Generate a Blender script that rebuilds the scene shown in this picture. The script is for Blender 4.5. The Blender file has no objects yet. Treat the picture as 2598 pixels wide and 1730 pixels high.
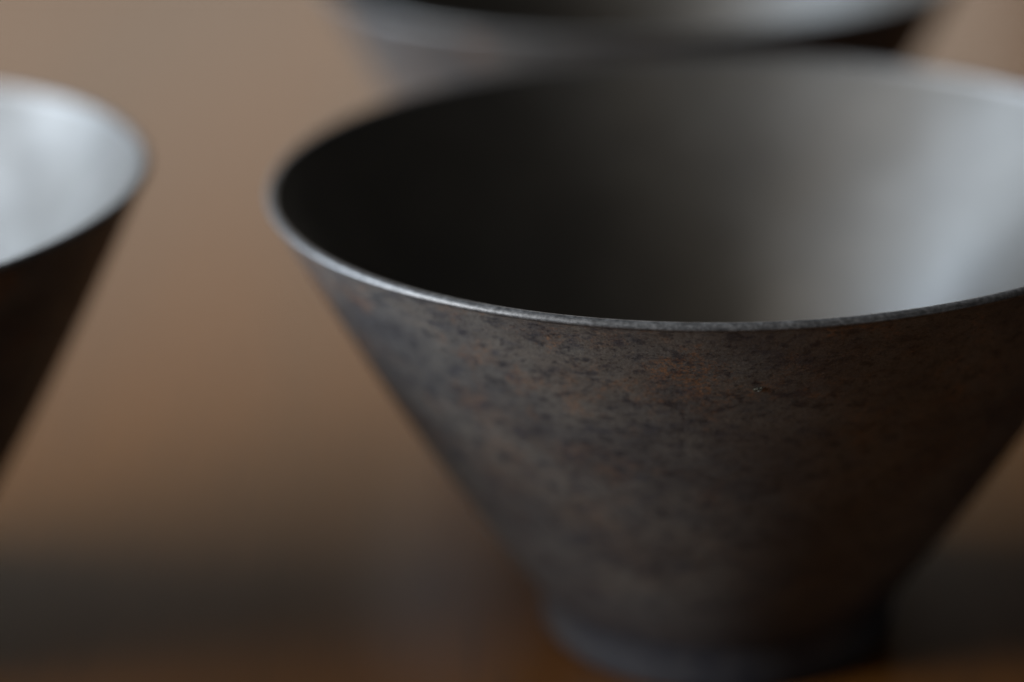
import bpy, bmesh, math, random
from mathutils import Vector, Matrix, noise

random.seed(7)
S = bpy.context.scene
C = S.collection

# ------------------------------------------------------------------ camera
PITCH, ROLL = 0.366294, -0.0347536
CAM = Vector((-0.028056, -0.301560, 0.157687))
F = Vector((0, math.cos(PITCH), -math.sin(PITCH)))
U0 = Vector((0, math.sin(PITCH), math.cos(PITCH)))
X0 = Vector((1, 0, 0))
X = X0 * math.cos(ROLL) + U0 * math.sin(ROLL)
U = U0 * math.cos(ROLL) - X0 * math.sin(ROLL)
cd = bpy.data.cameras.new('camera')
cam = bpy.data.objects.new('camera', cd)
C.objects.link(cam)
cam.matrix_world = Matrix(((X.x, U.x, -F.x, CAM.x), (X.y, U.y, -F.y, CAM.y),
                           (X.z, U.z, -F.z, CAM.z), (0, 0, 0, 1)))
cd.sensor_width = 36.0
cd.lens = 5982.39 / 2598.0 * 36.0
cd.clip_start = 0.01
cd.clip_end = 50
cd.dof.use_dof = True
cd.dof.focus_distance = 0.2635
cd.dof.aperture_fstop = 5.2
cd.dof.aperture_blades = 9
S.camera = cam
S.cycles.caustics_reflective = False

# ------------------------------------------------------------------ world and lamps
W = bpy.data.worlds.new('World')
S.world = W
W.use_nodes = True
bg = W.node_tree.nodes['Background']
bg.inputs['Color'].default_value = (1.0, 0.94, 0.86, 1)
bg.inputs['Strength'].default_value = 0.017
S.view_settings.view_transform = 'Standard'
S.view_settings.look = 'None'
S.view_settings.exposure = 0
S.view_settings.gamma = 1


def area_lamp(name, azim, elev, dist, sx, sy, power, col, target=(0, 0.03, 0.04)):
    """azim in degrees from straight behind the bowls towards the left."""
    a, e = math.radians(azim), math.radians(elev)
    d = Vector((-math.sin(a) * math.cos(e), math.cos(a) * math.cos(e), math.sin(e)))
    l = bpy.data.lights.new(name, 'AREA')
    l.shape = 'RECTANGLE'
    l.size, l.size_y = sx, sy
    l.energy = power
    l.color = col
    o = bpy.data.objects.new(name, l)
    C.objects.link(o)
    o.location = Vector(target) + d * dist
    o.rotation_euler = d.to_track_quat('Z', 'Y').to_euler()
    return o


area_lamp('window_pane_light', 77, 18.5, 2.8, 1.2, 1.25, 158, (0.76, 0.88, 1.0))
area_lamp('window_pane_light', 104, 16.5, 2.8, 1.2, 1.25, 150, (0.95, 0.97, 0.97))
area_lamp('left_front_fill', 118, 46, 2.0, 1.2, 1.0, 7, (1.0, 0.92, 0.82))  # added soft fill from the left front, lifts walls and table
area_lamp('overhead_fill', 160, 80, 2.0, 1.8, 1.8, 3.0, (1.0, 0.84, 0.66))  # added overhead fill, warms the shadowed table between the bowls
area_lamp('right_front_fill', 208, 14, 2.0, 1.4, 0.9, 2.0, (0.90, 0.96, 1.0))  # added weak fill lamp for the dark right sides of the bowls
area_lamp('far_window_light', 12, 14.4, 2.6, 2.5, 0.68, 4.9, (1.0, 0.905, 0.785))


# ------------------------------------------------------------------ materials
class NT:
    def __init__(self, name):
        self.m = bpy.data.materials.new(name)
        self.m.use_nodes = True
        self.t = self.m.node_tree
        self.b = self.t.nodes['Principled BSDF']
        self.co = self.t.nodes.new('ShaderNodeTexCoord').outputs['Object']

    def link(self, a, b):
        self.t.links.new(a, b)

    def mapping(self, scale, rot=(0, 0, 0), loc=(0, 0, 0), src=None):
        n = self.t.nodes.new('ShaderNodeMapping')
        n.inputs['Scale'].default_value = scale
        n.inputs['Rotation'].default_value = rot
        n.inputs['Location'].default_value = loc
        self.link(src or self.co, n.inputs['Vector'])
        return n.outputs['Vector']

    def noise(self, vec, scale, detail=4, rough=0.55, dist=0.0):
        n = self.t.nodes.new('ShaderNodeTexNoise')
        n.inputs['Scale'].default_value = scale
        n.inputs['Detail'].default_value = detail
        n.inputs['Roughness'].default_value = rough
        n.inputs['Distortion'].default_value = dist
        self.link(vec, n.inputs['Vector'])
        return n.outputs['Fac']

    def ramp(self, fac, stops):
        n = self.t.nodes.new('ShaderNodeValToRGB')
        e = n.color_ramp.elements
        while len(e) < len(stops):
            e.new(0.5)
        for k, (p, c) in enumerate(stops):
            e[k].position = p
            e[k].color = (c, c, c, 1) if isinstance(c, (int, float)) else (*c, 1)
        self.link(fac, n.inputs['Fac'])
        return n.outputs['Color']

    def mix(self, fac, a, b, mode='MIX'):
        n = self.t.nodes.new('ShaderNodeMix')
        n.data_type = 'RGBA'
        n.blend_type = mode
        for sock, v in ((n.inputs[0], fac), (n.inputs[6], a), (n.inputs[7], b)):
            if isinstance(v, (int, float)):
                sock.default_value = v
            elif isinstance(v, tuple):
                sock.default_value = (*v, 1)
            else:
                self.link(v, sock)
        return n.outputs[2]

    def mul(self, a, b, op='MULTIPLY'):
        n = self.t.nodes.new('ShaderNodeMath')
        n.operation = op
        for s, v in ((n.inputs[0], a), (n.inputs[1], b)):
            if isinstance(v, (int, float)):
                s.default_value = v
            else:
                self.link(v, s)
        return n.outputs[0]

    def height(self):
        n = self.t.nodes.new('ShaderNodeSeparateXYZ')
        self.link(self.co, n.inputs[0])
        return n.outputs['Z']

    def bump(self, h, strength, dist):
        n = self.t.nodes.new('ShaderNodeBump')
        n.inputs['Strength'].default_value = strength
        n.inputs['Distance'].default_value = dist
        self.link(h, n.inputs['Height'])
        self.link(n.outputs['Normal'], self.b.inputs['Normal'])


def exterior_material():
    n = NT('patinated_iron')
    v = n.mapping((1, 1, 1.35))                   # marks run a little along the turning direction
    vs = n.mapping((1, 1, 2.2), loc=(.3, .1, 0))
    base = n.mix(n.ramp(n.noise(v, 70, 6, .6), [(.36, 0.0), (.66, 1.0)]), (.034, .035, .039), (.080, .077, .073))
    # warm brown clouds
    base = n.mix(n.mul(n.ramp(n.noise(n.mapping((1, 1, 1.2), loc=(.5, .8, .2)), 48, 7, .66), [(.46, 0.0), (.68, 1.0)]), .45),
                 base, (.072, .053, .041))
    # rust: loose clouds of tiny orange specks
    height = n.height()
    cloud = n.ramp(n.noise(n.mapping((1, 1, 1.2), loc=(.02, .37, .11)), 110, 7, .68), [(.50, 0.0), (.66, 1.0)])
    cloud = n.mul(cloud, n.ramp(height, [(.030, .25), (.056, 1.0)]))
    speck = n.ramp(n.noise(v, 1700, 4, .7), [(.45, 0.0), (.60, 1.0)])
    base = n.mix(n.mul(n.mul(cloud, speck), .70), base, (.19, .078, .024))
    base = n.mix(n.mul(cloud, .12), base, (.10, .052, .030))
    # the dark colour of the foot creeps up the wall
    base = n.mix(n.ramp(height, [(.008, .8), (.020, 0.0)]), base, (.022, .0225, .028))
    # blue black blotches, small dabs and fine pits
    blot = n.ramp(n.noise(vs, 270, 6, .70, .2), [(.53, 0.0), (.66, 1.0)])
    base = n.mix(n.mul(blot, .62), base, (.010, .014, .027))
    dab = n.ramp(n.noise(n.mapping((1, 1, 1.8), loc=(.9, .6, .3)), 480, 4, .65), [(.53, 0.0), (.64, 1.0)])
    base = n.mix(n.mul(dab, .78), base, (.010, .012, .018))
    pit = n.ramp(n.noise(n.mapping((1, 1, 1.3), loc=(.7, .2, .4)), 1500, 3, .7), [(.58, 0.0), (.70, 1.0)])
    base = n.mix(n.mul(pit, .85), base, (.006, .006, .009))
    grain = n.ramp(n.noise(n.mapping((1, 1, 1.2), loc=(.1, .9, .5)), 2600, 2, .6), [(.60, 0.0), (.72, 1.0)])
    base = n.mix(n.mul(grain, .22), base, (.22, .17, .13))
    fine = n.noise(n.co, 3800, 2, .6)
    base = n.mix(1.0, base, n.ramp(fine, [(.3, .70), (.7, 1.28)]), 'MULTIPLY')
    n.link(base, n.b.inputs['Base Color'])
    n.link(n.ramp(n.noise(v, 240, 6, .65), [(.3, .40), (.7, .58)]), n.b.inputs['Roughness'])
    n.b.inputs['Metallic'].default_value = 0.1
    n.b.inputs['Specular IOR Level'].default_value = 0.6
    n.bump(n.mul(n.noise(v, 1500, 4, .65), n.mul(n.noise(vs, 350, 5), 1.5), 'ADD'), 0.40, 0.00014)
    return n.m


def interior_material(name='burnished_dark_interior', r0=.35, r1=.48, s0=.80, s1=1.0):
    n = NT(name)
    v = n.mapping((1, 1, 1.2))
    base = n.mix(n.ramp(n.noise(v, 42, 4), [(.42, 0.0), (.60, 1.0)]), (.022, .021, .020), (.032, .030, .027))
    base = n.mix(n.mul(n.ramp(n.noise(v, 160, 5), [(.56, 0.0), (.7, 1.0)]), .4), base, (.016, .015, .014))
    n.link(base, n.b.inputs['Base Color'])
    # handling has polished it unevenly: duller and shinier patches, faint turning rings
    patch = n.noise(n.mapping((1, 1, .8), loc=(.4, .1, .6)), 55, 4, .6, .3)
    rings = n.noise(n.mapping((3, 3, 700)), 1.0, 2)
    n.link(n.ramp(n.mul(patch, n.mul(rings, .12), 'ADD'), [(.36, r0), (.70, r1)]), n.b.inputs['Roughness'])
    n.link(n.ramp(n.noise(n.mapping((1, 1, .9), loc=(.8, .3, .2)), 48, 5, .6), [(.36, s0), (.64, s1)]),
           n.b.inputs['Specular IOR Level'])
    n.bump(n.mul(n.noise(v, 500, 4), n.mul(rings, .6), 'ADD'), 0.18, 0.0001)
    return n.m


def foot_material():
    n = NT('blue_black_foot')
    v = n.mapping((1, 1, 1.2))
    base = n.mix(n.ramp(n.noise(v, 110, 6, .62), [(.38, 0.0), (.64, 1.0)]), (.012, .0135, .020), (.034, .033, .036))
    base = n.mix(n.mul(n.ramp(n.noise(v, 900, 4, .65), [(.56, 0.0), (.68, 1.0)]), .6), base, (.008, .008, .011))
    n.link(base, n.b.inputs['Base Color'])
    n.b.inputs['Roughness'].default_value = 0.55
    n.b.inputs['Specular IOR Level'].default_value = 0.4
    n.bump(n.noise(v, 1300, 4, .65), 0.35, 0.00012)
    return n.m


def rim_material():
    n = NT('worn_rim')
    v = n.mapping((1, 1, 1.5))
    base = n.mix(n.ramp(n.noise(v, 1500, 4, .65), [(.40, 0.0), (.64, 1.0)]), (.036, .037, .040), (.100, .101, .106))
    base = n.mix(n.mul(n.ramp(n.noise(v, 420, 5, .6), [(.54, 0.0), (.68, 1.0)]), .6), base, (.022, .022, .024))
    n.link(base, n.b.inputs['Base Color'])
    n.b.inputs['Metallic'].default_value = 0.3
    n.b.inputs['Specular IOR Level'].default_value = 0.5
    n.b.inputs['Roughness'].default_value = 0.41
    n.bump(n.noise(v, 3500, 3, .6), 0.30, 0.00005)
    return n.m


def wood_material():
    n = NT('varnished_red_brown_wood')
    g = n.mapping((30, 1.6, 30), rot=(0, 0, math.radians(6)))
    warp = n.noise(g, 1.0, 5, .6, .8)
    streak = n.noise(n.mapping((11, .8, 11), rot=(0, 0, math.radians(6))), 1.6, 3)
    base = n.mix(n.ramp(warp, [(.3, 0.0), (.7, 1.0)]), (.092, .035, .007), (.112, .043, .009))
    base = n.mix(n.mul(n.ramp(streak, [(.45, 0.0), (.65, 1.0)]), .45), base, (.070, .033, .011))
    pore = n.ramp(n.noise(n.mapping((900, 30, 900), rot=(0, 0, math.radians(6))), 1.0, 2), [(.6, 0.0), (.7, 1.0)])
    base = n.mix(n.mul(pore, .5), base, (.02, .01, .006))
    n.link(base, n.b.inputs['Base Color'])
    n.link(n.ramp(warp, [(.3, .225), (.7, .25)]), n.b.inputs['Roughness'])
    n.b.inputs['Specular IOR Level'].default_value = 0.36
    n.bump(warp, 0.08, 0.0004)
    return n.m


M_EXT, M_INT, M_RIM = exterior_material(), interior_material(), rim_material()
M_FOOT, M_WOOD = foot_material(), wood_material()

# ------------------------------------------------------------------ table
TW = (-0.75, 0.75, -0.48, 1.15)


def board(name, x0, x1, y0, y1, z0, z1, bev, mat, parent):
    bm = bmesh.new()
    bmesh.ops.create_cube(bm, size=1.0)
    for v in bm.verts:
        v.co = Vector(((x0 + x1) / 2 + v.co.x * (x1 - x0), (y0 + y1) / 2 + v.co.y * (y1 - y0),
                       (z0 + z1) / 2 + v.co.z * (z1 - z0)))
    bmesh.ops.bevel(bm, geom=bm.edges[:], offset=bev, segments=2, affect='EDGES', profile=.6)
    me = bpy.data.meshes.new(name)
    bm.to_mesh(me)
    bm.free()
    me.materials.append(mat)
    o = bpy.data.objects.new(name, me)
    C.objects.link(o)
    o.parent = parent
    return o


table = board('table_top', *TW, -0.03, 0.0, 0.003, M_WOOD, None)
table['label'] = 'reddish brown polished wooden table top under the three dark bowls'
table['category'] = 'table'

# ------------------------------------------------------------------ bowls
R, H, RF, FH = 0.060, 0.0660, 0.0263, 0.0083
SEG = 160


def lathe(name, prof, mat, parent, wob=0.0):
    bm = bmesh.new()
    rings = []
    for r, z in prof:
        if r < 1e-6:
            rings.append([bm.verts.new((0, 0, z))])
            continue
        ring = []
        for k in range(SEG):
            a = 2 * math.pi * k / SEG
            # hand-made unevenness, the same field for every part so that they stay joined
            q = Vector((math.cos(a) * 1.3, math.sin(a) * 1.3, z * 30))
            d = wob * noise.noise(q) * (z / H) ** 2
            e = wob * 0.8 * noise.noise(Vector((math.cos(a), math.sin(a), 5.0))) * (z / H) ** 3
            ring.append(bm.verts.new(((r + d) * math.cos(a), (r + d) * math.sin(a), z + e)))
        rings.append(ring)
    for A, B in zip(rings, rings[1:]):
        for k in range(SEG):
            k2 = (k + 1) % SEG
            if len(A) == 1:
                bm.faces.new((A[0], B[k2], B[k]))
            elif len(B) == 1:
                bm.faces.new((A[k], A[k2], B[0]))
            else:
                bm.faces.new((A[k], A[k2], B[k2], B[k]))
    for f in bm.faces:
        f.smooth = True
    me = bpy.data.meshes.new(name)
    bm.to_mesh(me)
    bm.free()
    me.materials.append(mat)
    o = bpy.data.objects.new(name, me)
    C.objects.link(o)
    o.parent = parent
    return o


def thing(name, label, cat, loc=(0, 0, 0), rz=0.0, group=None):
    o = bpy.data.objects.new(name, None)
    C.objects.link(o)
    o.location = loc
    o.rotation_euler = (0, 0, rz)
    o.empty_display_size = 0.02
    o['label'] = label
    o['category'] = cat
    if group:
        o['group'] = group
    return o


WOB = 0.00022


def wall_r(t):      # t = 0 at the foot, 1 under the rim; almost a straight cone, a little full
    return RF + 0.0003 + (R - 0.00035 - RF - 0.0003) * t + 0.0013 * math.sin(math.pi * t ** .8)


def make_bowl(label, loc, rz):
    t = thing('conical_bowl', label, 'bowl', loc, rz, 'dark metal bowls on the table')
    zt, zb = H - 0.0010, FH
    prof = [(wall_r(k / 24), zb + (zt - zb) * k / 24) for k in range(25)]
    lathe('wall', prof, M_EXT, t, WOB)
    # the lip: a small outer fillet, a chamfer, a nearly flat top and a rounded inner edge
    lip = [(R - .00035, H - .0010), (R - .00012, H - .00088), (R + .00003, H - .00070), (R + .00003, H - .00052),
           (R - .00010, H - .00030), (R - .00030, H - .00012), (R - .00056, H - .00002), (R - .00084, H - .00002),
           (R - .00108, H - .00010), (R - .00126, H - .00030), (R - .00142, H - .0008)]
    lathe('rim', lip, M_RIM, t, WOB)
    ins = []
    r0, z0, r1, z1 = R - .00142, H - .0008, 0.0165, 0.0130
    for k in range(21):
        q = k / 20
        ins.append((r0 + (r1 - r0) * q + 0.0008 * math.sin(math.pi * q), z0 + (z1 - z0) * q))
    for k in range(1, 7):                          # rounded bottom of the well
        a = math.pi / 2 * k / 6
        ins.append((r1 * math.cos(a) ** .9 if k < 6 else 0.0, z1 - 0.0045 * math.sin(a)))
    lathe('interior', ins, M_INT, t, WOB)
    ft = [(RF + .0003, FH), (RF - .0003, FH - .0007), (RF - .0007, FH - .0016), (RF - .0010, FH - .0028),
          (RF - .0012, .0040), (RF - .0013, .0024), (RF - .0013, .0012), (RF - .0015, .0004),
          (RF - .0020, .0001), (RF - .0036, .0001), (RF - .0040, .0006), (RF - .0048, .0034), (0.0, .0040)]
    lathe('foot', [(r, z) for r, z in reversed(ft)], M_FOOT, t, WOB)
    return t


front = make_bowl('nearest dark bowl with rust specks, its front rim in sharp focus', (0, 0, 0), 0.4)


def copy_bowl(src, label, loc, rz):
    c = src.copy()
    C.objects.link(c)
    c.location = loc
    c.rotation_euler = (0, 0, rz)
    c['label'] = label
    for ch in src.children:
        d = ch.copy()
        C.objects.link(d)
        d.parent = c
    return c


side = copy_bowl(front, 'blurred bowl with bright white inside, cut off by the left edge', (-0.13680, 0.00541, 0), 0.5)
for ch in side.children:                           # this bowl is duller inside
    if ch.name.startswith('interior'):
        ch.data = ch.data.copy()
        ch.data.materials[0] = interior_material('dull_dark_interior', .44, .62, .50, .88)
copy_bowl(front, 'blurred dark bowl behind the nearest one, at the top edge', (-0.0017, 0.13327, 0), 5.3)


# a pale scrap of grit stuck to the wall of the nearest bowl
def fleck(parent, a, z):
    """A little broken, curled flake, 0.1 mm thick, lying on the wall at angle a and height z."""
    t = (z - FH) / (H - 0.0010 - FH)
    n = Vector((math.cos(a), math.sin(a), -0.56)).normalized()
    e1 = Vector((-math.sin(a), math.cos(a), 0))
    e2 = n.cross(e1)
    c = Vector((wall_r(t) * math.cos(a), wall_r(t) * math.sin(a), z)) + n * 0.00004
    out = [(-.56, -.02), (-.30, .16), (.02, .24), (.16, .12), (.24, .34), (.40, .40), (.54, .18), (.38, -.02),
           (.10, -.16), (-.14, -.26), (-.40, -.18)]
    bm = bmesh.new()
    inv = Matrix.Rotation(-parent.rotation_euler.z, 4, 'Z')
    top, bot = [], []
    for i, (x, y) in enumerate(out):
        p = c + e1 * x * .001 + e2 * y * .001
        top.append(bm.verts.new(inv @ (p + n * (.00010 + .00008 * (i % 3)))))
        bot.append(bm.verts.new(inv @ p))
    m = bm.verts.new(inv @ (c + n * .00008))
    k = len(out)
    for i in range(k):
        j = (i + 1) % k
        bm.faces.new((top[i], top[j], m))
        bm.faces.new((bot[i], bot[j], top[j], top[i]))
    bm.faces.new(bot[::-1])
    bmesh.ops.recalc_face_normals(bm, faces=bm.faces[:])
    me = bpy.data.meshes.new('fleck')
    bm.to_mesh(me)
    bm.free()
    n2 = NT('pale_grit')
    n2.link(n2.ramp(n2.noise(n2.co, 2500, 3), [(.35, (.014, .014, .010)), (.65, (.034, .032, .021))]), n2.b.inputs['Base Color'])
    n2.b.inputs['Roughness'].default_value = .7
    me.materials.append(n2.m)
    o = bpy.data.objects.new('fleck', me)
    C.objects.link(o)
    o.parent = parent
    o['label'] = 'tiny pale fleck stuck to the wall below the rim'
    return o


fleck(front, math.radians(269.5), 0.05630)
